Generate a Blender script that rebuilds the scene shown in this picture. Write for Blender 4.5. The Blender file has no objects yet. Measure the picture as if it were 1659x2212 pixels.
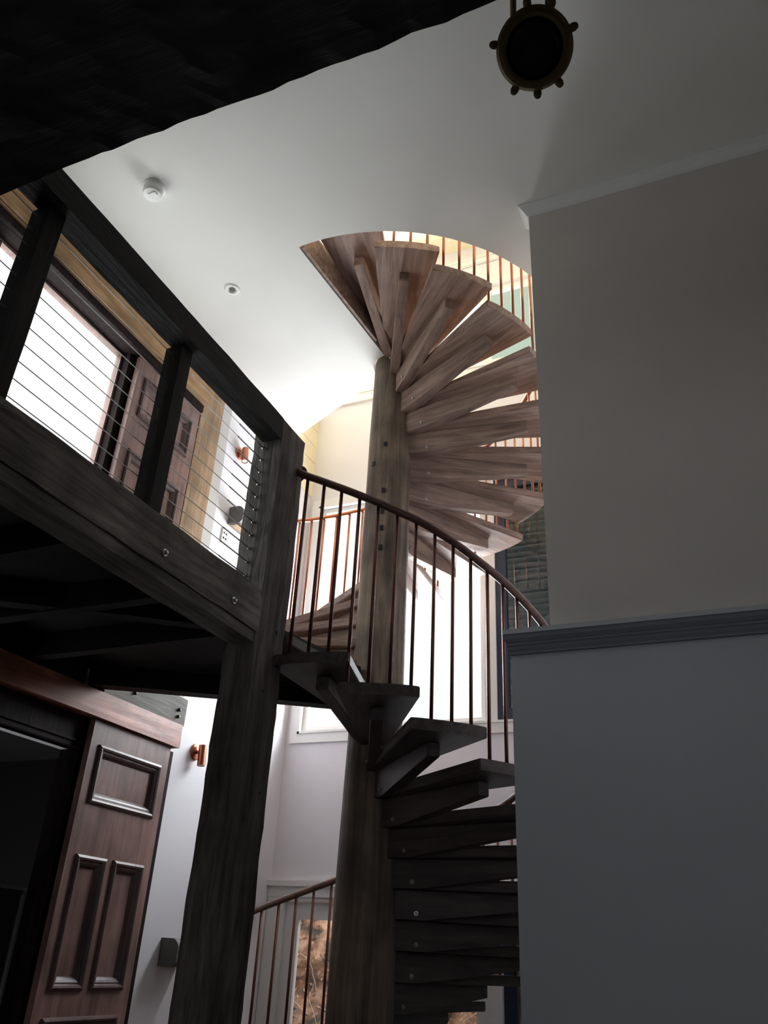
import bpy, bmesh, math, random
from mathutils import Vector, Matrix, noise
random.seed(7)
SC = bpy.context.scene
COL = SC.collection
CAMZ = 1.5                 # eye height; floor is a little below zero
FLOOR = -0.2
PI = math.pi
rad = math.radians

# ------------------------------------------------------------------ helpers
def obj(name, bm, mat, parent=None, smooth=False):
    """link bm as ONE mesh object; verts are in world space unless parent is given with local=True"""
    me = bpy.data.meshes.new(name)
    bmesh.ops.recalc_face_normals(bm, faces=bm.faces[:])
    if parent is not None:
        off = WORLD.get(parent.name, Vector((0, 0, 0)))
        bmesh.ops.translate(bm, verts=bm.verts[:], vec=-off)
    bm.to_mesh(me); bm.free()
    me.materials.append(mat)
    if smooth:
        for p in me.polygons: p.use_smooth = True
    o = bpy.data.objects.new(name, me)
    COL.objects.link(o)
    if parent is not None:
        o.parent = parent
        WORLD[o.name] = WORLD.get(parent.name, Vector((0, 0, 0)))
    return o
WORLD = {}
def thing(name, label, cat, loc=(0, 0, 0), group=None):
    o = bpy.data.objects.new(name, None)
    COL.objects.link(o); o.location = loc
    o.empty_display_size = .1
    WORLD[o.name] = Vector(loc)
    o['label'] = label; o['category'] = cat
    if group: o['group'] = group
    return o
def tag(o, label, cat, group=None, kind=None):
    o['label'] = label; o['category'] = cat
    if group: o['group'] = group
    if kind: o['kind'] = kind
    return o
def struct(name, bm, mat, parent=None, smooth=False):
    o = obj(name, bm, mat, parent, smooth)
    if parent is None: o['kind'] = 'structure'
    return o
def nb(): return bmesh.new()
def box(bm, x0, x1, y0, y1, z0, z1, bevel=0):
    r = bmesh.ops.create_cube(bm, size=1)
    vs = r['verts']
    for v in vs:
        v.co = Vector((x0 if v.co.x < 0 else x1, y0 if v.co.y < 0 else y1, z0 if v.co.z < 0 else z1))
    if bevel:
        es = list({e for v in vs for e in v.link_edges})
        bmesh.ops.bevel(bm, geom=es, offset=bevel, segments=2, affect='EDGES', clamp_overlap=True)
    return vs
def bxm(*a, **k):
    bm = nb(); box(bm, *a, **k); return bm
def tube(bm, pts, r, seg=10, cap=True, radii=None):
    pts = [Vector(p) for p in pts]
    rings = []
    n = len(pts)
    prev = None
    for i, p in enumerate(pts):
        t = (pts[min(i + 1, n - 1)] - pts[max(i - 1, 0)]).normalized()
        if prev is None:
            a = Vector((0, 0, 1)) if abs(t.z) < .9 else Vector((1, 0, 0))
            u = t.cross(a).normalized()
        else:
            u = (prev - t * prev.dot(t)).normalized()
        prev = u
        w = t.cross(u)
        rr = radii[i] if radii else r
        rings.append([bm.verts.new(p + (u * math.cos(2 * PI * k / seg) + w * math.sin(2 * PI * k / seg)) * rr) for k in range(seg)])
    for a, b in zip(rings, rings[1:]):
        for k in range(seg):
            bm.faces.new((a[k], a[(k + 1) % seg], b[(k + 1) % seg], b[k]))
    if cap:
        bm.faces.new(rings[0][::-1]); bm.faces.new(rings[-1])
def lathe(bm, prof, seg=32, mat=None, caps=True):
    """prof: list of (r, z) about z; mat: 4x4 placing it"""
    rings = []
    for r, z in prof:
        rings.append([bm.verts.new(Vector((max(r, 1e-4) * math.cos(2 * PI * k / seg), max(r, 1e-4) * math.sin(2 * PI * k / seg), z))) for k in range(seg)])
    for a, b in zip(rings, rings[1:]):
        for k in range(seg):
            bm.faces.new((a[k], a[(k + 1) % seg], b[(k + 1) % seg], b[k]))
    if caps:
        bm.faces.new(rings[0][::-1]); bm.faces.new(rings[-1])
    vs = [v for r in rings for v in r]
    if mat is not None:
        for v in vs: v.co = mat @ v.co
    return vs
def prism(bm, poly, z0, z1):
    a = [bm.verts.new((x, y, z0)) for x, y in poly]
    b = [bm.verts.new((x, y, z1)) for x, y in poly]
    n = len(poly)
    bm.faces.new(a[::-1]); bm.faces.new(b)
    for i in range(n):
        bm.faces.new((a[i], a[(i + 1) % n], b[(i + 1) % n], b[i]))
    return a + b
def frame_to(z, up=(0, 0, 1), loc=(0, 0, 0)):
    """matrix whose local z points along z"""
    z = Vector(z).normalized(); up = Vector(up)
    x = up.cross(z).normalized(); y = z.cross(x)
    m = Matrix((x, y, z)).transposed().to_4x4(); m.translation = Vector(loc)
    return m
def rough_timber(x0, x1, y0, y1, z0, z1, amp=.008, step=.12, bevel=.012, seed=0, freq=3.0):
    """hand-hewn timber: a subdivided box whose arrises wander"""
    bm = nb()
    nx, ny, nz = [max(1, int(abs(b - a) / step)) for a, b in ((x0, x1), (y0, y1), (z0, z1))]
    nx, ny, nz = max(nx, 2), max(ny, 2), max(nz, 2)
    def P(i, j, k): return (x0 + (x1 - x0) * i / nx, y0 + (y1 - y0) * j / ny, z0 + (z1 - z0) * k / nz)
    V = {}
    def vert(i, j, k):
        if (i, j, k) not in V: V[(i, j, k)] = bm.verts.new(P(i, j, k))
        return V[(i, j, k)]
    for k in (0, nz):
        for i in range(nx):
            for j in range(ny): bm.faces.new((vert(i, j, k), vert(i + 1, j, k), vert(i + 1, j + 1, k), vert(i, j + 1, k)))
    for j in (0, ny):
        for i in range(nx):
            for k in range(nz): bm.faces.new((vert(i, j, k), vert(i + 1, j, k), vert(i + 1, j, k + 1), vert(i, j, k + 1)))
    for i in (0, nx):
        for j in range(ny):
            for k in range(nz): bm.faces.new((vert(i, j, k), vert(i, j + 1, k), vert(i, j + 1, k + 1), vert(i, j, k + 1)))
    bm.normal_update()
    off = Vector((seed * 3.7, seed * 1.3, seed * 5.1))
    mv = []
    for (i, j, k), v in V.items():
        ex = (i in (0, nx)) + (j in (0, ny)) + (k in (0, nz))
        p = v.co * freq + off
        d = Vector((noise.noise(p), noise.noise(p + Vector((9, 4, 2))), noise.noise(p + Vector((1, 8, 5)))))
        p2 = v.co * freq * 5 + off
        d2 = Vector((noise.noise(p2), noise.noise(p2 + Vector((9, 4, 2))), noise.noise(p2 + Vector((1, 8, 5)))))
        mv.append((v, d * amp + d2 * amp * .6 + (-v.normal * amp * .5 if ex >= 2 else Vector())))
    for v, d in mv: v.co += d
    return bm
def wall_holes(axis, c, u0, u1, v0, v1, holes, thick):
    """wall in plane axis=c; u along the other horizontal axis, v = z; thick is the signed depth"""
    us = sorted({u0, u1, *[min(max(h[i], u0), u1) for h in holes for i in (0, 1)]})
    vs = sorted({v0, v1, *[min(max(h[i], v0), v1) for h in holes for i in (2, 3)]})
    bm = nb(); V = {}
    def inside(a, b): return any(h[0] < a < h[1] and h[2] < b < h[3] for h in holes)
    cell = lambda i, j: 0 <= i < len(us) - 1 and 0 <= j < len(vs) - 1 and not inside((us[i] + us[i + 1]) / 2, (vs[j] + vs[j + 1]) / 2)
    def vt(i, j, s):
        if (i, j, s) not in V:
            w = c + (thick if s else 0)
            V[(i, j, s)] = bm.verts.new((w, us[i], vs[j]) if axis == 'x' else (us[i], w, vs[j]))
        return V[(i, j, s)]
    for i in range(len(us) - 1):
        for j in range(len(vs) - 1):
            if not cell(i, j): continue
            for s in (0, 1): bm.faces.new((vt(i, j, s), vt(i + 1, j, s), vt(i + 1, j + 1, s), vt(i, j + 1, s)))
            for (di, dj, a, b) in ((-1, 0, (i, j), (i, j + 1)), (1, 0, (i + 1, j), (i + 1, j + 1)), (0, -1, (i, j), (i + 1, j)), (0, 1, (i, j + 1), (i + 1, j + 1))):
                if not cell(i + di, j + dj):
                    bm.faces.new((vt(*a, 0), vt(*b, 0), vt(*b, 1), vt(*a, 1)))
    return bm

# ---------------------------------------------------------------- materials
def new_mat(name):
    m = bpy.data.materials.new(name); m.use_nodes = True
    nt = m.node_tree; b = nt.nodes['Principled BSDF']
    return m, nt, b
def lin(c):
    return tuple(((x / 255) / 12.92 if x / 255 <= .04045 else ((x / 255 + .055) / 1.055) ** 2.4) for x in c) + (1,)
def paint(name, rgb, rough=.75, bump=.02, var=.04):
    m, nt, b = new_mat(name); L = nt.links.new
    tc = nt.nodes.new('ShaderNodeTexCoord')
    n1 = nt.nodes.new('ShaderNodeTexNoise'); n1.inputs['Scale'].default_value = 1.3; n1.inputs['Detail'].default_value = 4
    L(tc.outputs['Object'], n1.inputs['Vector'])
    r = nt.nodes.new('ShaderNodeValToRGB')
    c = lin(rgb)
    r.color_ramp.elements[0].position = .3; r.color_ramp.elements[1].position = .7
    r.color_ramp.elements[0].color = tuple(x * (1 - var) for x in c[:3]) + (1,)
    r.color_ramp.elements[1].color = tuple(min(1, x * (1 + var)) for x in c[:3]) + (1,)
    L(n1.outputs['Fac'], r.inputs['Fac']); L(r.outputs['Color'], b.inputs['Base Color'])
    n2 = nt.nodes.new('ShaderNodeTexNoise'); n2.inputs['Scale'].default_value = 160
    L(tc.outputs['Object'], n2.inputs['Vector'])
    bp = nt.nodes.new('ShaderNodeBump'); bp.inputs['Strength'].default_value = bump; bp.inputs['Distance'].default_value = .01
    L(n2.outputs['Fac'], bp.inputs['Height']); L(bp.outputs['Normal'], b.inputs['Normal'])
    b.inputs['Roughness'].default_value = rough
    return m
def wood(name, dark, light, axis='x', rough=.6, scale=9, bump=.25, stretch=.09, patch=None, spec=.4):
    m, nt, b = new_mat(name); L = nt.links.new
    tc = nt.nodes.new('ShaderNodeTexCoord'); oi = nt.nodes.new('ShaderNodeObjectInfo')
    ad = nt.nodes.new('ShaderNodeVectorMath'); ad.operation = 'MULTIPLY_ADD'
    ad.inputs[1].default_value = (37, 53, 71)
    cmb = nt.nodes.new('ShaderNodeCombineXYZ')
    for k in 'XYZ': L(oi.outputs['Random'], cmb.inputs[k])
    L(cmb.outputs[0], ad.inputs[0]); L(tc.outputs['Object'], ad.inputs[2])
    mp = nt.nodes.new('ShaderNodeMapping')
    s = [scale] * 3; s['xyz'.index(axis)] = scale * stretch; mp.inputs['Scale'].default_value = s
    L(ad.outputs[0], mp.inputs['Vector'])
    n1 = nt.nodes.new('ShaderNodeTexNoise'); n1.inputs['Scale'].default_value = 2.2; n1.inputs['Detail'].default_value = 8
    n1.inputs['Roughness'].default_value = .65; n1.inputs['Distortion'].default_value = .6
    L(mp.outputs[0], n1.inputs['Vector'])
    r = nt.nodes.new('ShaderNodeValToRGB')
    r.color_ramp.elements[0].position = .32; r.color_ramp.elements[1].position = .7
    r.color_ramp.elements[0].color = lin(dark); r.color_ramp.elements[1].color = lin(light)
    L(n1.outputs['Fac'], r.inputs['Fac'])
    out = r.outputs['Color']
    n2 = nt.nodes.new('ShaderNodeTexNoise'); n2.inputs['Scale'].default_value = 3.5; n2.inputs['Detail'].default_value = 3
    L(ad.outputs[0], n2.inputs['Vector'])
    mx = nt.nodes.new('ShaderNodeMix'); mx.data_type = 'RGBA'; mx.blend_type = 'MULTIPLY'
    r2 = nt.nodes.new('ShaderNodeValToRGB')
    r2.color_ramp.elements[0].position = .35; r2.color_ramp.elements[1].position = .65
    pc = patch or (.62, 1.0)
    r2.color_ramp.elements[0].color = (pc[0],) * 3 + (1,); r2.color_ramp.elements[1].color = (pc[1],) * 3 + (1,)
    L(n2.outputs['Fac'], r2.inputs['Fac'])
    mx.inputs[0].default_value = 1
    L(out, mx.inputs[6]); L(r2.outputs['Color'], mx.inputs[7]); L(mx.outputs[2], b.inputs['Base Color'])
    bp = nt.nodes.new('ShaderNodeBump'); bp.inputs['Strength'].default_value = bump; bp.inputs['Distance'].default_value = .02
    L(n1.outputs['Fac'], bp.inputs['Height']); L(bp.outputs['Normal'], b.inputs['Normal'])
    b.inputs['Roughness'].default_value = rough
    b.inputs['Specular IOR Level'].default_value = spec
    return m
def metal(name, rgb, rough=.3, metallic=1.0, var=.3):
    m, nt, b = new_mat(name); L = nt.links.new
    tc = nt.nodes.new('ShaderNodeTexCoord')
    n = nt.nodes.new('ShaderNodeTexNoise'); n.inputs['Scale'].default_value = 12; n.inputs['Detail'].default_value = 5
    L(tc.outputs['Object'], n.inputs['Vector'])
    r = nt.nodes.new('ShaderNodeValToRGB'); c = lin(rgb)
    r.color_ramp.elements[0].color = tuple(x * (1 - var) for x in c[:3]) + (1,); r.color_ramp.elements[1].color = c
    L(n.outputs['Fac'], r.inputs['Fac']); L(r.outputs['Color'], b.inputs['Base Color'])
    b.inputs['Metallic'].default_value = metallic; b.inputs['Roughness'].default_value = rough
    return m
def glass(name, tint=(1, 1, 1), refl=1.0):
    m, nt, b = new_mat(name); L = nt.links.new
    nt.nodes.remove(b)
    out = nt.nodes['Material Output']
    tr = nt.nodes.new('ShaderNodeBsdfTransparent'); tr.inputs['Color'].default_value = (*tint, 1)
    gl = nt.nodes.new('ShaderNodeBsdfGlossy'); gl.inputs['Roughness'].default_value = .02
    # Schlick reflectance of a thin sheet: same from both sides
    fr = nt.nodes.new('ShaderNodeLayerWeight'); fr.inputs['Blend'].default_value = .5
    pw = nt.nodes.new('ShaderNodeMath'); pw.operation = 'POWER'; pw.inputs[1].default_value = 5
    L(fr.outputs['Facing'], pw.inputs[0])
    ml = nt.nodes.new('ShaderNodeMath'); ml.operation = 'MULTIPLY_ADD'; ml.inputs[1].default_value = .9 * refl; ml.inputs[2].default_value = .04 * refl; ml.use_clamp = True
    n = nt.nodes.new('ShaderNodeTexNoise'); n.inputs['Scale'].default_value = 1.2
    bp = nt.nodes.new('ShaderNodeBump'); bp.inputs['Strength'].default_value = .02
    L(n.outputs['Fac'], bp.inputs['Height']); L(bp.outputs['Normal'], gl.inputs['Normal'])
    mx = nt.nodes.new('ShaderNodeMixShader')
    L(pw.outputs[0], ml.inputs[0]); L(ml.outputs[0], mx.inputs[0]); L(tr.outputs[0], mx.inputs[1]); L(gl.outputs[0], mx.inputs[2])
    L(mx.outputs[0], out.inputs['Surface'])
    return m

M_ceil = paint('ceiling_white', (226, 225, 220))
M_wall = paint('wall_offwhite', (222, 221, 226))
M_cream = paint('wall_cream', (232, 222, 192))
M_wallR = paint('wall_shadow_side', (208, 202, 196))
M_dado = paint('wall_glare_tint', (190, 193, 199))  # cool tint painted in for bluish window glare on the lower wall
M_trim = paint('trim_white', (228, 228, 226), rough=.45, var=.02)
M_grey = paint('pilaster_grey', (190, 188, 186))
M_dark = wood('timber_black', (14, 12, 12), (44, 40, 38), axis='x', rough=.7, bump=.5)
M_darky = wood('timber_black_y', (52, 48, 45), (150, 142, 133), axis='y', rough=.7, bump=.5, patch=(.5, 1))
M_darkz = wood('timber_black_z', (44, 40, 38), (128, 120, 114), axis='z', rough=.7, bump=.5, patch=(.5, 1))
M_rail_t = wood('timber_rail_y', (12, 11, 11), (40, 37, 36), axis='y', rough=.7, bump=.5)
M_post_t = wood('timber_post_z', (14, 12, 12), (44, 38, 36), axis='z', rough=.7, bump=.5)
M_soffit = wood('soffit_dark', (10, 9, 10), (30, 27, 27), axis='y', rough=.8)
M_tread_lo = wood('tread_timber_shaded', (58, 50, 49), (98, 86, 82), axis='x', rough=.55, bump=.2, scale=10, patch=(.75, 1))  # same timber as the upper treads, with shade put into the colour
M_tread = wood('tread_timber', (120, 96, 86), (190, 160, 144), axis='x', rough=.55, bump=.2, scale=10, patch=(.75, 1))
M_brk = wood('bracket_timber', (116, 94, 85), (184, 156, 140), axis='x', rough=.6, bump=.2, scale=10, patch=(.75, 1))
M_pole = wood('pole_log', (86, 72, 61), (162, 142, 121), axis='z', rough=.65, bump=.5, scale=8, stretch=.06, patch=(.55, 1))
M_hrail = wood('handrail_timber', (74, 50, 46), (128, 92, 82), axis='x', rough=.35, bump=.05)
M_copper = metal('copper_tube', (186, 122, 96), rough=.32)
M_copperd = metal('copper_tube_aged', (128, 90, 80), rough=.38)
M_door = wood('door_redwood', (120, 90, 84), (168, 134, 126), axis='z', rough=.38, bump=.08, scale=7)
M_doorh = wood('header_redwood', (126, 72, 56), (200, 128, 102), axis='y', rough=.42, bump=.1, scale=8)
M_doord = wood('jamb_dark', (22, 15, 15), (48, 34, 31), axis='z', rough=.75, spec=.15)
M_tan = wood('tan_timber', (150, 112, 74), (206, 168, 122), axis='y', rough=.6, bump=.1)
M_tanz = wood('tan_timber_z', (140, 112, 84), (190, 160, 126), axis='z', rough=.6, bump=.1)
M_greywood = wood('grey_ledger', (82, 80, 72), (128, 124, 112), axis='y', rough=.7)
M_steel = metal('steel_cable', (190, 190, 190), rough=.3)
M_bolt = metal('galvanised_bolt', (200, 200, 198), rough=.4)
M_brass = metal('aged_brass', (128, 108, 72), rough=.55, metallic=.25)
M_lens = metal('dark_lens', (44, 42, 50), rough=.2, metallic=0)
M_plastic = paint('white_plastic', (236, 236, 232), rough=.4, bump=0, var=.01)
M_dgrey = paint('grey_fitting', (96, 92, 88), rough=.5, bump=.01)
M_black = paint('black_mark', (20, 20, 22), rough=.5, bump=0)
M_navy = paint('navy_frame', (40, 52, 74), rough=.4, bump=0)
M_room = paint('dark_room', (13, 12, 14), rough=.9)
M_floor = wood('floor_boards', (38, 29, 25), (72, 54, 44), axis='y', rough=.4)
M_glass = glass('window_glass', (.97, .98, .98))
M_tint = glass('tinted_glass', (.32, .36, .36), refl=1.6)
M_teal = glass('teal_glass', (.62, .70, .64), refl=1.2)
M_shed = paint('shed_sheet', (150, 152, 151), rough=.5, bump=.01)

# ------------------------------------------------------------------- camera
f = Vector((-0.36355, 0.79849, 0.47985)); r = Vector((0.9200, 0.3899, 0.0480)); u = Vector((0.14937, -0.45921, 0.87567))
import mathutils
pitch, yaw, roll = rad(28.675), rad(24.48), rad(3.13)
f = Vector((-math.sin(yaw) * math.cos(pitch), math.cos(yaw) * math.cos(pitch), math.sin(pitch)))
r0 = Vector((math.cos(yaw), math.sin(yaw), 0)); u0 = r0.cross(f)
r = r0 * math.cos(roll) + u0 * math.sin(roll); u = -r0 * math.sin(roll) + u0 * math.cos(roll)
cd = bpy.data.cameras.new('camera'); cam = bpy.data.objects.new('camera', cd); COL.objects.link(cam)
cam.matrix_world = Matrix(((r.x, u.x, -f.x, 0), (r.y, u.y, -f.y, 0), (r.z, u.z, -f.z, CAMZ), (0, 0, 0, 1)))
cd.sensor_fit = 'VERTICAL'; cd.sensor_height = 24; cd.lens = 24 * 1761.5 / 2212
cd.clip_start = .02; cd.clip_end = 200
SC.camera = cam

# ------------------------------------------------------------ room geometry
XW, YB, XS = -3.93, 6.70, -0.72          # left wall, back wall, side wall of the stair bay
CEIL, UF, TOP = 5.91, 6.16, 8.95         # ceiling, upper floor, upper ceiling
CX, CY = -2.261, 5.014                   # pole axis
def pol(th, R, z=None):
    p = (CX + R * math.cos(rad(th)), CY + R * math.sin(rad(th)))
    return p if z is None else (p[0], p[1], z)

bm = nb(); box(bm, XW - .1, 4.1, -3.1, YB + .1, FLOOR - .1, FLOOR); struct('floor', bm, M_floor)
# ceiling slab with the stair opening: outer arc round the pole, two radial edges
arc = [pol(t, 1.485) for t in range(358, 264, -2)] + [pol(265, 1.485)]
poly = [(XW, -3), (4, -3), (4, 3.95), (XS, 3.95), (XS, pol(358, 1.485)[1])] + arc + [pol(265, .18), pol(237, .18), pol(209, .18), pol(181, .18), pol(153, .18), pol(153, 1.87), (XW, pol(153, 1.87)[1])]
bm = nb(); prism(bm, poly, CEIL, UF); bmesh.ops.triangulate(bm, faces=[x for x in bm.faces if len(x.verts) > 4]); struct('ceiling', bm, M_ceil)
bm = nb(); box(bm, XW - .2, XS + .2, -3.1, YB + .2, TOP, TOP + .1); struct('ceiling_upper', bm, M_cream)

# left wall: balcony-level doorway, lower doorway
holesL = [(1.30, 3.76, 3.22, 5.56), (2.2, 4.20, FLOOR, 2.58)]
bm = wall_holes('x', XW, -3.1, YB + .12, FLOOR - .1, TOP, holesL, -.12); struct('wall_left', bm, M_wall)
# back wall: garden doors, big window, upper window
holesB = [(-3.80, -1.0, FLOOR, 1.92), (-3.80, -.95, 3.29, 5.70), (-3.80, -.95, 7.12, 8.28)]
bm = wall_holes('y', YB, XW, XS + .12, FLOOR - .1, TOP, holesB, .12); struct('wall_back', bm, M_wall)
bm = nb(); box(bm, XS, XS + .12, 3.95, YB, FLOOR, TOP); struct('wall_side', bm, M_wall)
bm = nb(); box(bm, XS, XS + .12, -3, 3.95, UF, TOP); box(bm, XW - .12, XS + .12, -3.12, -3, UF, TOP); struct('wall_upper', bm, M_cream)
# right wall facing the room: upper part, thicker lower part
bm = nb(); box(bm, -.792, 4.1, 3.79, 3.95, 2.9, CEIL); struct('wall_right', bm, M_wallR)
bm = nb(); box(bm, -.98, 4.1, 3.74, 3.95, FLOOR, 2.935); struct('wall_right_lower', bm, M_dado)
bm = nb(); box(bm, 4, 4.12, -3, 3.95, FLOOR, CEIL); struct('wall_east', bm, M_wallR)
bm = wall_holes('y', -3, XW, 4.1, FLOOR, CEIL, [(-1.5, 1.2, 2.1, 3.5)], -.12); struct('wall_rear', bm, M_wallR)  # opening made for the added rear fill light

def profile_run(prof, path_x0, path_x1, yface, ztop, ret):
    """moulding along X on a wall facing -Y, mitred with a short return round the left end (+Y)"""
    bm = nb()
    rows = []
    for pr, dz in prof:
        rows.append([bm.verts.new((path_x1, yface - pr, ztop + dz)), bm.verts.new((path_x0 - pr * ret, yface - pr, ztop + dz)), bm.verts.new((path_x0 - pr * ret, yface + .14, ztop + dz))])
    for a, b in zip(rows, rows[1:]):
        for k in (0, 1): bm.faces.new((a[k], a[k + 1], b[k + 1], b[k]))
    return bm
cap = [(0, 0), (.055, 0), (.055, -.024), (.050, -.028), (.046, -.045), (.034, -.062), (.030, -.062), (.030, -.074), (.024, -.078), (.020, -.092), (.012, -.106), (.012, -.115), (0, -.118)]
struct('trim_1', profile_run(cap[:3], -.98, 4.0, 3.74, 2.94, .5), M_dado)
M_mould_shade = paint('moulding_shaded', (132, 134, 144))  # shade on the moulding's lower faces put into its colour
struct('trim_8', profile_run(cap[2:], -.98, 4.0, 3.74, 2.94, .5), M_mould_shade)
cor = [(.062, 0), (.062, -.008), (.054, -.010), (.040, -.020), (.026, -.036), (.018, -.050), (.016, -.056), (0, -.062)]
struct('trim_2', profile_run(cor, -.792, 4.0, 3.79, CEIL, .9), M_trim)

# ---------------------------------------------------- windows and garden doors
def casing(name, x0, x1, z0, z1, w=.085, y=YB, d=.022, mat=None, sill=False):
    bm = nb()
    box(bm, x0 - w, x0, y - d, y, z0 - w, z1 + w); box(bm, x1, x1 + w, y - d, y, z0 - w, z1 + w)
    box(bm, x0, x1, y - d, y, z1, z1 + w); box(bm, x0, x1, y - d, y, z0 - w, z0)
    s = .02
    box(bm, x0, x0 + s, y - d - .012, y + .1, z0, z1); box(bm, x1 - s, x1, y - d - .012, y + .1, z0, z1)
    box(bm, x0, x1, y - d - .012, y + .1, z1 - s, z1); box(bm, x0, x1, y - d - .012, y + .1, z0, z0 + s)
    return struct(name, bm, mat or M_trim)
def sash(bm, x0, x1, z0, z1, w, y0, y1):
    box(bm, x0, x0 + w, y0, y1, z0, z1); box(bm, x1 - w, x1, y0, y1, z0, z1)
    box(bm, x0 + w, x1 - w, y0, y1, z1 - w, z1); box(bm, x0 + w, x1 - w, y0, y1, z0, z0 + w)
w1 = casing('window_1', -3.80, -.95, 3.29, 5.70)
bm = nb(); sash(bm, -3.78, -1.99, 3.31, 5.68, .045, YB + .02, YB + .07); obj('sash', bm, M_trim, w1)
obj('mullion', bxm(-1.99, -1.885, YB - .02, YB + .09, 3.31, 5.68), M_trim, w1)
bm = nb(); sash(bm, -1.885, -.97, 3.31, 5.68, .10, YB + .0, YB + .06); obj('sash', bm, M_navy, w1)
obj('pane', bxm(-3.74, -2.03, YB + .04, YB + .045, 3.35, 5.64), M_glass, w1)
obj('pane', bxm(-1.79, -1.07, YB + .03, YB + .035, 3.40, 5.59), M_tint, w1)
w2 = casing('window_2', -3.80, -.95, 7.12, 8.28)
bm = nb(); sash(bm, -3.78, -1.96, 7.14, 8.26, .045, YB + .02, YB + .07); obj('sash', bm, M_trim, w2)
bm = nb(); sash(bm, -1.96, -.97, 7.14, 8.26, .075, YB + .02, YB + .07); obj('sash', bm, M_trim, w2)
obj('pane', bxm(-3.74, -2.0, YB + .04, YB + .045, 7.18, 8.22), M_glass, w2)
obj('pane', bxm(-1.89, -1.04, YB + .04, YB + .045, 7.21, 8.19), M_teal, w2)
bm = nb(); box(bm, XW, XS, YB - .03, YB, 8.64, 8.73, bevel=.008); box(bm, XW, XS, YB - .045, YB, 8.71, 8.74); struct('trim_3', bm, M_trim)
bm = nb(); box(bm, XW, -3.885, YB - .02, YB, 6.93, 7.035); box(bm, -3.885, -.865, YB - .035, YB, 7.0, 7.035); struct('trim_4', bm, M_trim)
# lower garden doors
bm = nb()
box(bm, -3.925, -3.80, YB - .03, YB, FLOOR, 1.93); box(bm, -3.928, -.9, YB - .035, YB, 1.92, 2.0); box(bm, -3.929, -.9, YB - .06, YB, 2.0, 2.045)
box(bm, -3.80, -3.77, YB - .02, YB + .1, FLOOR, 1.92); box(bm, -3.80, -1.0, YB - .02, YB + .1, 1.89, 1.92)
box(bm, -1.965, -1.885, YB - .03, YB + .1, FLOOR, 1.89)
d1 = struct('door_1', bm, M_trim)
bm = nb(); sash(bm, -3.77, -2.87, FLOOR + .02, 1.885, .13, YB + .02, YB + .065); obj('door_leaf', bm, M_trim, d1)
obj('pane', bxm(-3.64, -3.0, YB + .04, YB + .045, FLOOR + .15, 1.755), M_glass, d1)
bm = nb(); sash(bm, -2.865, -1.965, FLOOR + .02, 1.885, .13, YB + .02, YB + .065); obj('door_leaf', bm, M_trim, d1)
obj('pane', bxm(-2.735, -2.095, YB + .04, YB + .045, FLOOR + .15, 1.755), M_glass, d1)
bm = nb(); sash(bm, -1.885, -1.0, FLOOR + .02, 1.885, .10, YB + .02, YB + .065); obj('side_light', bm, M_navy, d1)
obj('pane', bxm(-1.785, -1.1, YB + .04, YB + .045, FLOOR + .12, 1.785), M_tint, d1)

# lining boards on the upper part of the left wall near the corner
bm = nb()
for z in (5.86, 6.07, 6.28, 6.49, 6.70): box(bm, XW, XW + .006, 5.9, YB, z, z + .2)
struct('trim_5', bm, M_cream)

# balcony-level doorway in the left wall: frame, head, tan beam, sliding leaf
bm = nb()
box(bm, XW - .12, XW + .02, 3.71, 3.80, 3.22, 5.56); box(bm, XW - .12, XW + .02, 1.25, 1.33, 3.22, 5.56); box(bm, XW - .12, XW + .02, 1.33, 3.71, 5.515, 5.60)
d2 = struct('door_2', bm, M_doord)
obj('door_leaf', bxm(XW - .09, XW - .05, 1.33, 2.46, 3.23, 5.51), M_door, d2)
bm = nb(); sash_x = lambda b, y0, y1, z0, z1, w, x0, x1: (box(b, x0, x1, y0, y0 + w, z0, z1), box(b, x0, x1, y1 - w, y1, z0, z1), box(b, x0, x1, y0 + w, y1 - w, z1 - w, z1), box(b, x0, x1, y0 + w, y1 - w, z0, z0 + w))
sash_x(bm, 2.46, 3.71, 3.23, 5.515, .02, XW - .1, XW - .05); obj('sash', bm, M_door, d2)
obj('pane', bxm(XW - .08, XW - .075, 2.48, 3.69, 3.25, 5.5), M_glass, d2)

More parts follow.
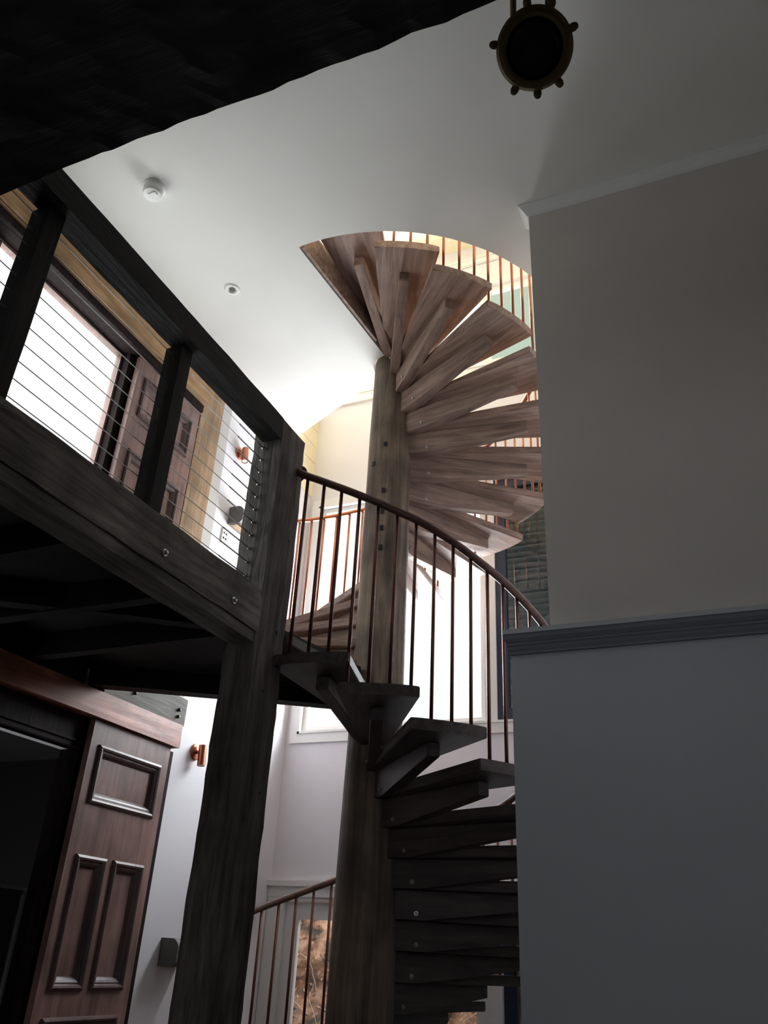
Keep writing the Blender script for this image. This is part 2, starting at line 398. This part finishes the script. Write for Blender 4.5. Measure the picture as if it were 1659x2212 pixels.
def panel_door(name, label, x, y0, y1, z0, z1):
    """four-panel sliding leaf in the plane x (front face), grain upright"""
    t = thing(name, label, 'door', (x, (y0 + y1) / 2, z0), 'panelled sliding doors')
    W = y1 - y0; H = z1 - z0; st = .105; th = .045
    ztp = (z1 - .172, z1 - .478); ztall = (z1 - .826, z1 - 1.497); zbot = (z1 - 1.68, z0 + .22)
    ym = (y0 + y1) / 2 - .015; ms = .058
    rects = [(y0 + st, y1 - st, ztp[1], ztp[0]), (y0 + st, ym - ms, ztall[1], ztall[0]), (ym + ms, y1 - st, ztall[1], ztall[0]), (y0 + st, y1 - st, zbot[1], zbot[0])]
    bm = wall_holes('x', x, y0, y1, z0, z1, [(a, b, c, d) for a, b, c, d in rects], -th)
    leaf = obj('door_frame', bm, M_door, t)
    for a, b, c, d in rects:
        p = obj('panel', bxm(x - th + .006, x - .022, a - .004, b + .004, c - .004, d + .004), M_door, t)
        bm = nb()
        # bolection moulding: mitred frame with a rounded, stepped profile
        prof = [(-.028, -.002), (-.024, .012), (-.010, .018), (.002, .014), (.008, .004), (.018, .003), (.030, -.004), (.042, -.016), (.046, -.021)]
        rows = []
        for k, (ins, out) in enumerate(prof):
            aa, bb, cc, dd = a + ins, b - ins, c + ins, d - ins
            rows.append([bm.verts.new((x + out, yy, zz)) for yy, zz in ((aa, cc), (bb, cc), (bb, dd), (aa, dd))])
        for q, w_ in zip(rows, rows[1:]):
            for k in range(4): bm.faces.new((q[k], q[(k + 1) % 4], w_[(k + 1) % 4], w_[k]))
        obj('moulding', bm, M_doorm, p)
    return t
M_doorm = wood('door_moulding', (74, 56, 54), (116, 90, 86), axis='z', rough=.42, bump=.05, spec=.45)
panel_door('sliding_door', 'reddish brown panelled sliding door parked on the wall under the balcony', XW + .10, 4.10, 4.91, -.12, 2.77)
panel_door('sliding_door', 'brown panelled sliding door seen behind the cables on the balcony', XW + .09, 3.76, 4.55, 3.24, 5.50)
# lower header boards and the dark doorway
t = thing('door_header', 'reddish timber header boards above the lower sliding door', 'beam', (XW, 4.0, 2.79))
obj('board', rough_timber(XW + .045, XW + .135, 1.2, 4.965, 2.775, 2.845, amp=.002, step=.3), M_doorh, t)
obj('board', rough_timber(XW + .006, XW + .12, 1.2, 4.98, 2.848, 2.945, amp=.002, step=.3, seed=2), M_doorh, t)
o = obj('ledger_plank', rough_timber(XW + .006, XW + .10, 4.12, 5.02, 2.95, 3.15, amp=.003, step=.2, seed=3), M_greywood)
tag(o, 'weathered grey plank end above the red header on the lower wall', 'plank')
lp = o
for (yy, zz) in ((4.93, 3.0), (4.93, 3.05), (4.42, 3.03)):
    bm = nb(); lathe(bm, [(.013, 0), (.013, .012), (.008, .016)], 8, frame_to((1, 0, 0), loc=(XW + .1, yy, zz))); bo = obj('bolt', bm, M_black, lp)
bm = nb(); box(bm, XW - .06, XW + .04, 2.2, 4.22, 2.58, 2.78); box(bm, XW - .12, XW + .03, 4.08, 4.20, FLOOR, 2.58); box(bm, XW, XW + .05, 2.2, 4.2, 2.6, 2.64, bevel=.012)
struct('door_3', bm, M_doord)
bm = nb(); box(bm, XW + .004, XW + .02, 4.9, 5.05, FLOOR, 2.77); struct('dark_strip', bm, M_doord)  # dark upright strip on the wall along the sliding door's edge
# unlit room behind the lower doorway
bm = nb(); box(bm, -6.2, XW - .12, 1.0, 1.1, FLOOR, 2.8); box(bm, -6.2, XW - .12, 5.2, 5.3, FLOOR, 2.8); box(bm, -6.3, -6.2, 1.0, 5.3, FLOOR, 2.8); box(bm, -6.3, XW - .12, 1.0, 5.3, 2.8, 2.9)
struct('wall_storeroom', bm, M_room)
t = thing('screen_panel', 'dark panel with thin pale metal edging standing in the lower doorway', 'screen', (-4.12, 3.6, FLOOR))
obj('panel', bxm(-4.14, -4.115, 2.9, 4.115, FLOOR, 1.755), M_black, t)
obj('edge_strip', bxm(-4.115, -4.105, 2.9, 4.125, 1.757, 1.772), M_bolt, t)
obj('edge_strip', bxm(-4.115, -4.105, 4.105, 4.118, FLOOR, 1.735), M_bolt, t)

# tan beam over the balcony doors, tan wall post, grey pilaster
o = obj('head_beam', rough_timber(XW, XW + .13, .6, 4.58, 5.575, 5.83, amp=.002, step=.25, seed=5), M_tan)
tag(o, 'tan timber beam running above the balcony doors', 'beam')
o = obj('door_track', rough_timber(XW + .0, XW + .11, .6, 4.56, 5.505, 5.572, amp=.001, step=.4, seed=6), M_doord)
tag(o, 'dark brown door track under the tan beam on the balcony', 'track')
o = obj('wall_board', rough_timber(XW + .0, XW + .07, 4.585, 4.88, 3.0, CEIL, amp=.002, step=.25, seed=7), M_tanz)
tag(o, 'wide tan upright board beside the balcony sliding door', 'board')
bm = nb(); box(bm, XW, XW + .05, 4.885, 5.03, 3.0, CEIL); struct('trim_7', bm, M_grey)

# ------------------------------------------------------------------ balcony
XF = -2.28
bm = nb(); prism(bm, [(XW, -3), (XF - .02, -3), (XF - .02, 3.5), (XF - .2, 3.78), pol(258, 1.2), pol(258, .2), pol(213, .2), pol(213, 1.4), (XW, 4.05)], 3.10, 3.22)
o = obj('balcony_floor', bm, M_soffit); o['kind'] = 'structure'
for i, y in enumerate((.5, 1.1, 1.7, 2.3, 2.9, 3.45)):
    o = obj('floor_joist', rough_timber(XW + .10, XF - .21, y - .035, y + .035, 2.96, 3.10, amp=.002, step=.3, seed=20 + i), M_soffit)
    tag(o, 'dark joist running under the balcony boards', 'joist', 'joists under the balcony')
def bar(p, q, w, h, mat, name, parent=None, amp=.003, seed=0):
    """timber between plan points p and q, top z = p[2], h deep"""
    p, q = Vector(p), Vector(q); d = (q - p); L = d.length; ang = math.atan2(d.y, d.x)
    bm = rough_timber(0, L, -w / 2, w / 2, -h, 0, amp=amp, step=.18, seed=seed)
    m = Matrix.Translation(p) @ Matrix.Rotation(ang, 4, 'Z')
    bmesh.ops.transform(bm, matrix=m, verts=bm.verts[:])
    return obj(name, bm, mat, parent)
o = bar((*pol(213, .19), 3.10), (XW + .05, 4.02, 3.098), .11, .13, M_soffit, 'trimmer_beam', seed=31)
tag(o, 'dark beam along the far edge of the landing under the balcony', 'beam')
o = bar((XF - .22, 3.3, 3.09), (XW + .05, 2.35, 3.09), .08, .12, M_soffit, 'diagonal_brace', seed=33)
tag(o, 'dark diagonal timber under the balcony beside the corner post', 'brace')
o = obj('wall_plate', rough_timber(XW + .006, XW + .09, -1.5, 3.94, 2.95, 3.098, amp=.002, step=.3, seed=34), M_soffit)  # board added to darken the pale wall that showed lit between the joists
tag(o, 'added dark board covering the pale wall under the balcony boards', 'beam')
# front fascia beam
t = thing('fascia_beam', 'weathered black timber beam along the balcony floor edge', 'beam', (XF - .1, 1.6, 3.0))
obj('timber', rough_timber(XF - .2, XF, -1.5, 3.485, 2.99, 3.222, amp=.006, step=.09, seed=40), M_darky, t)
obj('batten', rough_timber(XF - .16, XF - .012, -1.5, 3.48, 2.93, 2.988, amp=.004, step=.12, seed=41), M_darky, t)
for y, z in ((2.64, 3.06), (3.22, 3.06), (1.5, 3.1)):
    bm = nb(); lathe(bm, [(.018, 0), (.018, .006), (.011, .006), (.011, .016), (.006, .02)], 10, frame_to((1, 0, 0), loc=(XF, y, z))); obj('bolt', bm, M_bolt, t)
# corner post from the floor up
t = thing('corner_post', 'tall square weathered timber post at the balcony corner', 'post', (XF - .1, 3.6, FLOOR))
bm = rough_timber(XF - .19, XF, 3.47, 3.755, FLOOR, 4.355, amp=.009, step=.07, seed=50, freq=2.2)
for v in bm.verts:
    if v.co.z > 4.3: v.co.z += (XF - v.co.x) * .05
obj('timber', bm, M_darkz, t)
for z in (3.05, 3.62, 4.02, 2.7, 2.2):
    bm = nb(); lathe(bm, [(.011, 0), (.011, .004), (.007, .006)], 8, frame_to((1, 0, 0), loc=(XF - .002, 3.64 + .05 * math.sin(z * 9), z))); obj('bolt', bm, M_black, t)
# balustrade: rail, posts, cables
t = thing('balcony_railing', 'black timber balcony railing strung with thin steel cables', 'railing', (XF - .1, 1.5, 3.22))
obj('top_rail', rough_timber(XF - .13, XF, .2, 3.465, 4.21, 4.355, amp=.004, step=.1, seed=60), M_rail_t, t)
for y in (.72, 1.60, 2.545):
    obj('post', rough_timber(XF - .165, XF - .06, y, y + .085, 3.225, 4.215, amp=.003, step=.09, seed=int(y * 10)), M_post_t, t)
for i in range(11):
    z = 3.322 + .0841 * i
    bm = nb(); tube(bm, [(XF - .12, .3, z), (XF - .12, 3.46, z)], .0022, 6)
    c = obj('cable', bm, M_steel, t, smooth=True)
    bm = nb(); tube(bm, [(XF - .12, 3.20, z), (XF - .12, 3.455, z)], .0042, 8); lathe(bm, [(.010, 0), (.010, .006), (.005, .01)], 10, frame_to((0, -1, 0), loc=(XF - .12, 3.468, z))); obj('tensioner', bm, M_steel, c, smooth=False)

# --------------------------------------------------------- the big overhead beam
bm = rough_timber(-2.27, 4.0, .45, 1.25, 3.80, 4.35, amp=.010, step=.05, seed=70, freq=5)
o = obj('overhead_beam', bm, M_dark); tag(o, 'huge rough black timber beam overhead in the foreground', 'beam')

# ------------------------------------------------------------ spiral staircase
stair = thing('spiral_staircase', 'timber spiral staircase winding round a tall weathered log pole', 'staircase', (CX, CY, FLOOR))
bm = nb(); rings = []
seg = 40; zs = [FLOOR + (6.0 - FLOOR) * i / 70 for i in range(71)]
for z in zs:
    ro = .203 - (.203 - .160) * (z - FLOOR) / (6.0 - FLOOR)
    ring = []
    for k in range(seg):
        a = 2 * PI * k / seg
        p = Vector((math.cos(a) * 1.4, math.sin(a) * 1.4, z * .5))
        rr = ro + .008 * noise.noise(p) + .004 * noise.noise(p * 4 + Vector((3, 1, 7))) + .0025 * noise.noise(Vector((math.cos(a) * 9, math.sin(a) * 9, z * .8)))
        if z > 5.95: rr -= .018
        ring.append(bm.verts.new((CX + rr * math.cos(a), CY + rr * math.sin(a), z)))
    rings.append(ring)
for a, b in zip(rings, rings[1:]):
    for k in range(seg): bm.faces.new((a[k], a[(k + 1) % seg], b[(k + 1) % seg], b[k]))
bm.faces.new(rings[0][::-1]); bm.faces.new(rings[-1])
pole = obj('pole', bm, M_pole, stair, smooth=True)
for z, a in ((5.02, -78), (4.6, -76), (4.42, -76), (4.28, -76), (4.12, -76), (4.86, -110)):
    m = frame_to((math.cos(rad(a)), math.sin(rad(a)), 0), loc=(*pol(a, .158 + .043 * (6 - z) / 6.2), z))
    bm = nb(); vs = box(bm, -.014, .014, -.02, .02, -.01, .012)
    for v in vs: v.co = m @ v.co
    obj('mortise_plug', bm, M_black, pole)

def tread_bm(R, hw, T, r0=.13, hin=.075, seed=0):
    """plank seen in plan as a wedge with a curved outer edge; local x is radial, z=0 its underside"""
    bm = nb()
    pts = [(r0, -hin)]
    nA = 9
    pts += [(R * math.cos(rad(a)), R * math.sin(rad(a))) for a in [-hw + 2 * hw * i / nA for i in range(nA + 1)]]
    pts += [(r0, hin)]
    vs = prism(bm, pts, 0, T)
    es = [e for e in bm.edges]
    bmesh.ops.bevel(bm, geom=es, offset=.005, segments=2, affect='EDGES', clamp_overlap=True)
    return bm
def bracket_bm(h0=.20, h1=.085, L=1.10, w=.075):
    bm = nb()
    x0 = .12
    pts = [(x0, 0), (L, 0), (L, -h1), (.36, -h0), (x0, -h0)]
    a = [bm.verts.new((x, -w / 2, z)) for x, z in pts]; b = [bm.verts.new((x, w / 2, z)) for x, z in pts]
    bm.faces.new(a); bm.faces.new(b[::-1])
    for i in range(len(pts)):
        bm.faces.new((a[i], b[i], b[(i + 1) % len(pts)], a[(i + 1) % len(pts)]))
    bmesh.ops.bevel(bm, geom=bm.edges[:], offset=.004, segments=1, affect='EDGES', clamp_overlap=True)
    return bm
def bolt_bm(w=.075, h0=.20):
    bm = nb()
    lathe(bm, [(.014, 0), (.014, .004), (.009, .004), (.009, .012), (.004, .016)], 8, frame_to((0, -1, 0), loc=(.31, -w / 2, -h0 * .78)))
    return bm
def mesh_of(name, bm, mat):
    bmesh.ops.recalc_face_normals(bm, faces=bm.faces[:])
    me = bpy.data.meshes.new(name); bm.to_mesh(me); bm.free(); me.materials.append(mat); return me
T_UP, T_LO = .062, .060
me_up = mesh_of('tread', tread_bm(1.337, 10.1, T_UP), M_tread)
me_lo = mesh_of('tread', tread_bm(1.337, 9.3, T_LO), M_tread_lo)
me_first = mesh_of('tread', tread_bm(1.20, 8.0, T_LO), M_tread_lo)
me_br = mesh_of('bracket', bracket_bm(), M_brk)
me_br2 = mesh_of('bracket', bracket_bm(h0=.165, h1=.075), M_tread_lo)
me_bo = mesh_of('bolt', bolt_bm(), M_bolt)
me_bo2 = mesh_of('bolt', bolt_bm(h0=.165), M_bolt)
def add_tread(th, zb, me, mb, mo):
    t = bpy.data.objects.new('tread', me); COL.objects.link(t); t.parent = stair
    t.location = (0, 0, zb - FLOOR); t.rotation_euler = (0, 0, rad(th))
    if mb is None: return
    b = bpy.data.objects.new('bracket', mb); COL.objects.link(b); b.parent = t
    c = bpy.data.objects.new('bolt', mo); COL.objects.link(c); c.parent = t
TREADS_UP, TREADS_LO = [], []
for k in range(-1, 16):
    th = 296.2 + 18.17 * k; zb = 5.917 - .1795 * k
    add_tread(th, zb, me_up, me_br if k < 15 else None, me_bo); TREADS_UP.append((th, zb + T_UP))
lo_dth, lo_rise = 16.55, .165
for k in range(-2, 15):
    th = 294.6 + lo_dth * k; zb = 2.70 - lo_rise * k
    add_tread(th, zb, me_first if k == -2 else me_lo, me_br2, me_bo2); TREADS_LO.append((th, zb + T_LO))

def tread_top(treads, th):
    best = min(treads, key=lambda a: abs(a[0] - th)); return best[1]
# lower railing: a dark timber handrail from the corner post, copper spindles
def rail_lo(th):
    pts = [(266, 4.175), (272, 4.09), (280, 4.0), (288, 3.915), (296, 3.835), (304, 3.762), (312, 3.672), (320, 3.58), (328, 3.495), (336, 3.41), (344, 3.33), (430, 2.53), (512, 1.78), (577, 1.10)]
    for (a, b), (c, d) in zip(pts, pts[1:]):
        if th <= c: return b + (d - b) * (th - a) / (c - a)
    return pts[-1][1]
lr = thing('stair_railing', 'dark curved handrail with slim copper spindles rising to the square corner post', 'railing', (CX, CY, FLOOR))
bm = nb(); tube(bm, [pol(267.5 + 2 * i, 1.31, rail_lo(267.5 + 2 * i) - .024) for i in range(131)], .024, 12); obj('handrail', bm, M_hrail, lr, smooth=True)
bm = nb(); lathe(bm, [(.062, 0), (.062, .012), (.05, .022), (.028, .028)], 20, frame_to((0, 1, -.1), loc=(pol(267.5, 1.31)[0], 3.758, rail_lo(267.5) - .02))); obj('rosette', bm, M_hrail, lr)
th = 272.2
while th < 525:
    p = pol(th, 1.305)
    z0 = tread_top(TREADS_LO, th)
    if th > 266:
        bm = nb(); tube(bm, [(*p, z0 - .005), (*p, rail_lo(th) - .03)], .0105, 8); obj('spindle', bm, M_copperd, lr, smooth=True)
    th += 4.975 if th < 345 else 5.8
# upper railing: copper handrail and spindles
ur = thing('stair_railing', 'copper handrail and spindles round the upper flight of the spiral stair', 'railing', (CX, CY, 3.2))
rail_up = lambda th: 4.93 + .01045 * (514.3 - th) if th < 514.3 else 4.93 - .0095 * (th - 514.3)
bm = nb(); tube(bm, [pol(269 + 2 * i, 1.31, rail_up(269 + 2 * i) - .02) for i in range(129)], .02, 10); obj('handrail', bm, M_copper, ur, smooth=True)
th = 297.3 - 5.34 * 5
while th < 524:
    p = pol(th, 1.305); z0 = tread_top(TREADS_UP, th)
    bm = nb(); tube(bm, [(*p, z0 - .005), (*p, rail_up(th) - .02)], .0105, 8); obj('spindle', bm, M_copper, ur, smooth=True)
    th += 5.34
# timber lining on the straight edge of the opening
ofs = Vector((-math.sin(rad(265)), math.cos(rad(265)), 0)) * .016
o = bar(Vector(pol(265, .36, UF)) + ofs, Vector(pol(265, 1.46, UF)) + ofs, .024, .24, M_tread, 'opening_lining', seed=80, amp=.001)
tag(o, 'brown timber lining on the straight edge of the ceiling opening', 'board')

# ---------------------------------------------------------------- wall fittings
def spot(label, y, z, tilt):
    t = thing('wall_spotlight', label, 'light', (XW, y, z))
    bm = nb(); lathe(bm, [(.062, 0), (.062, .01), (.056, .014), (.02, .016)], 24, frame_to((1, 0, 0), loc=(XW, y, z))); obj('wall_plate', bm, M_copper, t, smooth=False)
    bm = nb(); tube(bm, [(XW + .01, y, z), (XW + .05, y, z - .005)], .014, 10); obj('arm', bm, M_copper, t, smooth=True)
    d = Vector(tilt).normalized(); c = Vector((XW + .062, y + .01, z + .0))
    bm = nb(); lathe(bm, [(.02, -.052), (.031, -.05), (.031, .105), (.026, .105), (.024, .06)], 20, frame_to(d, up=(0, 1, 0), loc=c)); obj('lamp_head', bm, M_copper, t, smooth=False)
    bm = nb(); lathe(bm, [(.0245, .095), (.0245, .1)], 16, frame_to(d, up=(0, 1, 0), loc=c)); obj('lens', bm, M_plastic, t)
    return t
spot('copper spotlight on the white wall left of the tall corner post, ground level', 5.34, 2.835, (.05, 0, -1))
spot('copper spotlight on the white wall seen through the balcony cables', 5.30, 5.565, (.15, -.1, -1))
def block_light(label, y, z, mat):
    t = thing('wall_light', label, 'light', (XW, y, z))
    bm = nb(); n = 14
    # D profile in plan of height: flat top and sides, front rounded downwards
    prof = [(0, .085), (.085, .085)] + [(.085 + .065 * math.sin(rad(a)), .02 + .065 * math.cos(rad(a))) for a in range(10, 91, 10)] + [(.15, -.06), (.13, -.085), (0, -.085)]
    a = [bm.verts.new((XW + p, y - .07, z + q)) for p, q in prof]; b = [bm.verts.new((XW + p, y + .16, z + q)) for p, q in prof]
    bm.faces.new(a); bm.faces.new(b[::-1])
    for i in range(len(prof)): bm.faces.new((a[i], b[i], b[(i + 1) % len(prof)], a[(i + 1) % len(prof)]))
    obj('housing', bm, mat, t)
    obj('diffuser', bxm(XW + .02, XW + .12, y - .05, y + .14, z - .09, z - .084), M_tanz, t)
block_light('grey rounded wall light low on the white wall beside the corner post', 5.36, 1.47, M_dgrey)
block_light('dark grey block wall light on the balcony wall above a switch', 5.36, 4.90, M_dgrey)
t = thing('switch_plate', 'small white switch plate under the block light on the balcony wall', 'switch', (XW, 5.27, 4.69))
obj('plate', bxm(XW, XW + .012, 5.225, 5.315, 4.60, 4.75, bevel=.004), M_plastic, t)
for y, z in ((5.25, 4.71), (5.285, 4.71), (5.25, 4.66), (5.285, 4.66)): obj('rocker', bxm(XW + .012, XW + .016, y - .008, y + .008, z - .01, z + .006), M_black, t)
# ceiling fittings
t = thing('smoke_detector', 'round white smoke detector on the ceiling above the balcony', 'smoke detector', (-3.05, 2.74, CEIL))
flip = lambda x, y: Matrix.Translation((x, y, CEIL)) @ Matrix.Rotation(PI, 4, 'X')
bm = nb(); lathe(bm, [(.075, 0), (.075, .012), (.068, .016), (.066, .022)], 36, flip(-3.05, 2.74)); obj('base', bm, M_plastic, t)
bm = nb(); lathe(bm, [(.066, .020), (.066, .06), (.058, .072), (.03, .076)], 36, flip(-3.05, 2.74)); obj('cover', bm, M_plastic, t, smooth=False)
bm = nb(); box(bm, -3.07, -3.01, 2.715, 2.745, CEIL - .082, CEIL - .074, bevel=.003); obj('test_button', bm, M_plastic, t)
t = thing('downlight', 'small round white recessed downlight in the ceiling', 'light', (-3.067, 3.731, CEIL))
bm = nb(); lathe(bm, [(.058, 0), (.058, .004), (.052, .009), (.036, .010), (.030, .001), (.026, .0005)], 36, flip(-3.067, 3.731)); obj('trim_ring', bm, M_plastic, t)
bm = nb(); lathe(bm, [(.024, .001), (.024, .004), (.012, .006)], 20, flip(-3.067, 3.731)); obj('lamp', bm, M_dgrey, t)

# ---------------------------------------------- hanging brass ship's lamp
LP = Vector((-.284, 1.586, 4.065)); dirc = (Vector((0, 0, CAMZ)) - LP).normalized()
ml = frame_to(dirc, loc=LP)          # local z faces the viewer's side of the room, local y up
lamp = thing('ship_lantern', "round aged brass ship's lamp hanging from the ceiling", 'lamp', tuple(LP))
def lbm(fn):
    bm = nb(); fn(bm)
    for v in bm.verts: v.co = ml @ v.co
    return bm
obj('drum', lbm(lambda b: lathe(b, [(.05, -.20), (.085, -.19), (.108, -.16), (.108, -.01), (.100, 0)], 40)), M_brass, lamp)
obj('rim', lbm(lambda b: lathe(b, [(.090, -.012), (.118, -.012), (.121, -.004), (.121, .010), (.112, .018), (.100, .022), (.090, .018), (.088, .004), (.088, -.012)], 56, caps=False)), M_brass, lamp)
obj('lens', lbm(lambda b: lathe(b, [(.090, 0), (.075, .008), (.04, .014), (.005, .016)], 48)), M_lens, lamp, smooth=True)
for a in (18, 62, 96, 166, 236, 270, 303):
    ca, sa = math.cos(rad(a)), math.sin(rad(a))
    def dog(b):
        tube(b, [(ca * .115, sa * .115, .0), (ca * .134, sa * .134, .004)], .013, 8)
        tube(b, [(ca * .128 - sa * .012, sa * .128 + ca * .012, .004), (ca * .128 + sa * .012, sa * .128 - ca * .012, .004)], .007, 8)
        lathe(b, [(.004, -.01), (.012, -.008), (.012, .008), (.004, .012)], 10, Matrix.Translation((ca * .133, sa * .133, .004)))
    obj('clamp', lbm(dog), M_brass, lamp)
def yoke(b):
    tube(b, [(-.062, .100, -.06), (-.058, .135, -.05), (-.04, .165, -.05), (0, .175, -.05), (.03, .165, -.05), (.048, .135, -.05), (.046, .105, -.06)], .006, 8)
    tube(b, [(-.060, .104, -.06), (-.056, .15, -.05)], .010, 8)
obj('yoke', lbm(yoke), M_brass, lamp)
bm = nb(); top = ml @ Vector((0, .175, -.05)); tube(bm, [top, (top.x, top.y, CEIL)], .006, 8); lathe(bm, [(.05, 0), (.05, .01), (.02, .02)], 20, Matrix.Translation((top.x, top.y, CEIL)) @ Matrix.Rotation(PI, 4, 'X')); obj('hanging_rod', bm, M_brass, lamp)

# -------------------------------------------------------------- outdoors
bm = nb(); n = 120
rows = []
for i in range(n + 1):
    x = -2.6 + 2.6 * i / n
    yy = 8.0 + .02 * math.sin(i * 2 * PI / 5)
    rows.append((bm.verts.new((x, yy, -.3)), bm.verts.new((x, yy, 7.5))))
bm.free()
bm = nb(); m_ = 260; rows = []
for i in range(m_ + 1):
    z = 2.4 + 4.2 * i / m_; yy = 7.7 + .05 * math.sin(i * 2 * PI / 9) ** 2 + .25 * i / m_
    rows.append((bm.verts.new((-2.2, yy, z)), bm.verts.new((.8, yy, z))))
for a, b in zip(rows, rows[1:]): bm.faces.new((a[0], a[1], b[1], b[0]))
o = obj('corrugated_fence', bm, M_shed); tag(o, 'grey corrugated sheet wall outside the right hand window pane', 'wall')
bm = nb(); box(bm, -14, 10, YB + .2, 30, FLOOR - .3, FLOOR - .1)
M_gr = paint('garden_ground', (120, 104, 84)); g = obj('ground', bm, M_gr); g['kind'] = 'structure'
# autumn hedge of brown leaves and pale twigs beyond the garden doors
M_leaf = None
m, nt, b = new_mat('autumn_leaf'); L = nt.links.new
oi = nt.nodes.new('ShaderNodeTexCoord'); nz = nt.nodes.new('ShaderNodeTexNoise'); nz.inputs['Scale'].default_value = 7; nz.inputs['Detail'].default_value = 5
rp = nt.nodes.new('ShaderNodeValToRGB'); rp.color_ramp.elements[0].position = .35; rp.color_ramp.elements[0].color = lin((74, 68, 60)); rp.color_ramp.elements[1].position = .68; rp.color_ramp.elements[1].color = lin((226, 182, 150))
e = rp.color_ramp.elements.new(.5); e.color = lin((168, 128, 102))
L(oi.outputs['Object'], nz.inputs['Vector']); L(nz.outputs['Fac'], rp.inputs['Fac']); L(rp.outputs['Color'], b.inputs['Base Color']); b.inputs['Roughness'].default_value = .7
M_leaf = m
M_twig = paint('pale_twig', (206, 194, 178), bump=0)
hedge = thing('autumn_hedge', 'brown autumn hedge with pale twigs outside the lower glass door', 'hedge', (-3, 8, FLOOR))
bm = nb(); nx, nz_ = 60, 40; V = []
for i in range(nx + 1):
    V.append([])
    for j in range(nz_ + 1):
        x = -5.6 + 4.4 * i / nx; z = -.3 + (2.55 + .3 * noise.noise(Vector((x * 2, 0, 0)))) * j / nz_
        V[-1].append(bm.verts.new((x, 8.05 + .16 * noise.noise(Vector((x * 3, z * 3, 0))) + .05 * noise.noise(Vector((x * 14, z * 14, 3))), z)))
for i in range(nx):
    for j in range(nz_): bm.faces.new((V[i][j], V[i + 1][j], V[i + 1][j + 1], V[i][j + 1]))
o = obj('thicket', bm, M_leaf, hedge); 
bm = nb()
for i in range(2600):
    x, z = random.uniform(-4.9, -1.7), random.uniform(-.2, 2.2); y = random.uniform(7.72, 7.98); s = random.uniform(.015, .035)
    a = Vector((random.gauss(0, 1), random.gauss(0, .5), random.gauss(0, 1))).normalized() * s
    c = a.cross(Vector((random.gauss(0, 1), 1, random.gauss(0, 1)))).normalized() * s * .5; p = Vector((x, y, z))
    bm.faces.new([bm.verts.new(p - a), bm.verts.new(p + c), bm.verts.new(p + a), bm.verts.new(p - c)])
o = obj('leaves', bm, M_leaf, hedge); o['kind'] = 'stuff'
bm = nb()
for i in range(150):
    p = Vector((random.uniform(-4.8, -1.8), random.uniform(7.68, 7.9), random.uniform(-.1, 2.1))); a = random.uniform(0, 2 * PI); pts = []
    for k in range(7):
        pts.append(p.copy()); a += random.uniform(-.5, .5); p += Vector((math.cos(a) * .06, 0, math.sin(a) * .06))
    tube(bm, pts, .0028, 5, cap=False)
o = obj('twigs', bm, M_twig, hedge); o['kind'] = 'stuff'

# ------------------------------------------------------------------ lighting
def area(name, loc, size, rot, power, color):
    l = bpy.data.lights.new(name, 'AREA'); l.shape = 'RECTANGLE'; l.size, l.size_y = size; l.energy = power; l.color = color
    o = bpy.data.objects.new(name, l); o.location = loc; o.rotation_euler = rot; COL.objects.link(o); return o
# daylight just outside each seen window, pointing indoors
area('daylight_main_window', (-2.88, YB + .35, 4.0), (2.0, 1.5), (rad(-90), 0, 0), 270, (.93, .96, 1))
area('daylight_upper_window', (-2.9, YB + .35, 7.72), (2.0, 1.3), (rad(-90), 0, 0), 380, (1, .93, .80))
area('daylight_balcony_door', (XW - .45, 3.2, 4.85), (2.9, 2.2), (0, rad(-90), 0), 90, (.97, 1, .98))
area('fill_rear_added', (-.15, -3.3, 2.8), (2.7, 1.4), (rad(90), 0, 0), 5, (.66, .78, 1))  # added bluish fill behind the viewer, from no seen source
area('daylight_garden_door', (-2.4, YB + .9, 2.6), (3, .8), (rad(-30), 0, 0), 20, (1, .95, .9))
w = bpy.data.worlds.new('sky'); SC.world = w; w.use_nodes = True
nt = w.node_tree; bg = nt.nodes['Background']
sky = nt.nodes.new('ShaderNodeTexSky'); sky.sky_type = 'HOSEK_WILKIE'; sky.turbidity = 8; sky.sun_direction = (.3, .5, .8)
mxw = nt.nodes.new('ShaderNodeMix'); mxw.data_type = 'RGBA'; mxw.inputs[0].default_value = .85
nt.links.new(sky.outputs[0], mxw.inputs[6]); mxw.inputs[7].default_value = (1, 1, 1, 1)
nt.links.new(mxw.outputs[2], bg.inputs['Color']); bg.inputs['Strength'].default_value = 1.4
SC.view_settings.view_transform = 'Standard'; SC.view_settings.look = 'None'; SC.view_settings.exposure = 0; SC.view_settings.gamma = 1
SC.cycles.max_bounces = 10; SC.cycles.diffuse_bounces = 6; SC.cycles.transparent_max_bounces = 12
SC.cycles.use_denoising = True
SC.cycles.sample_clamp_indirect = 6
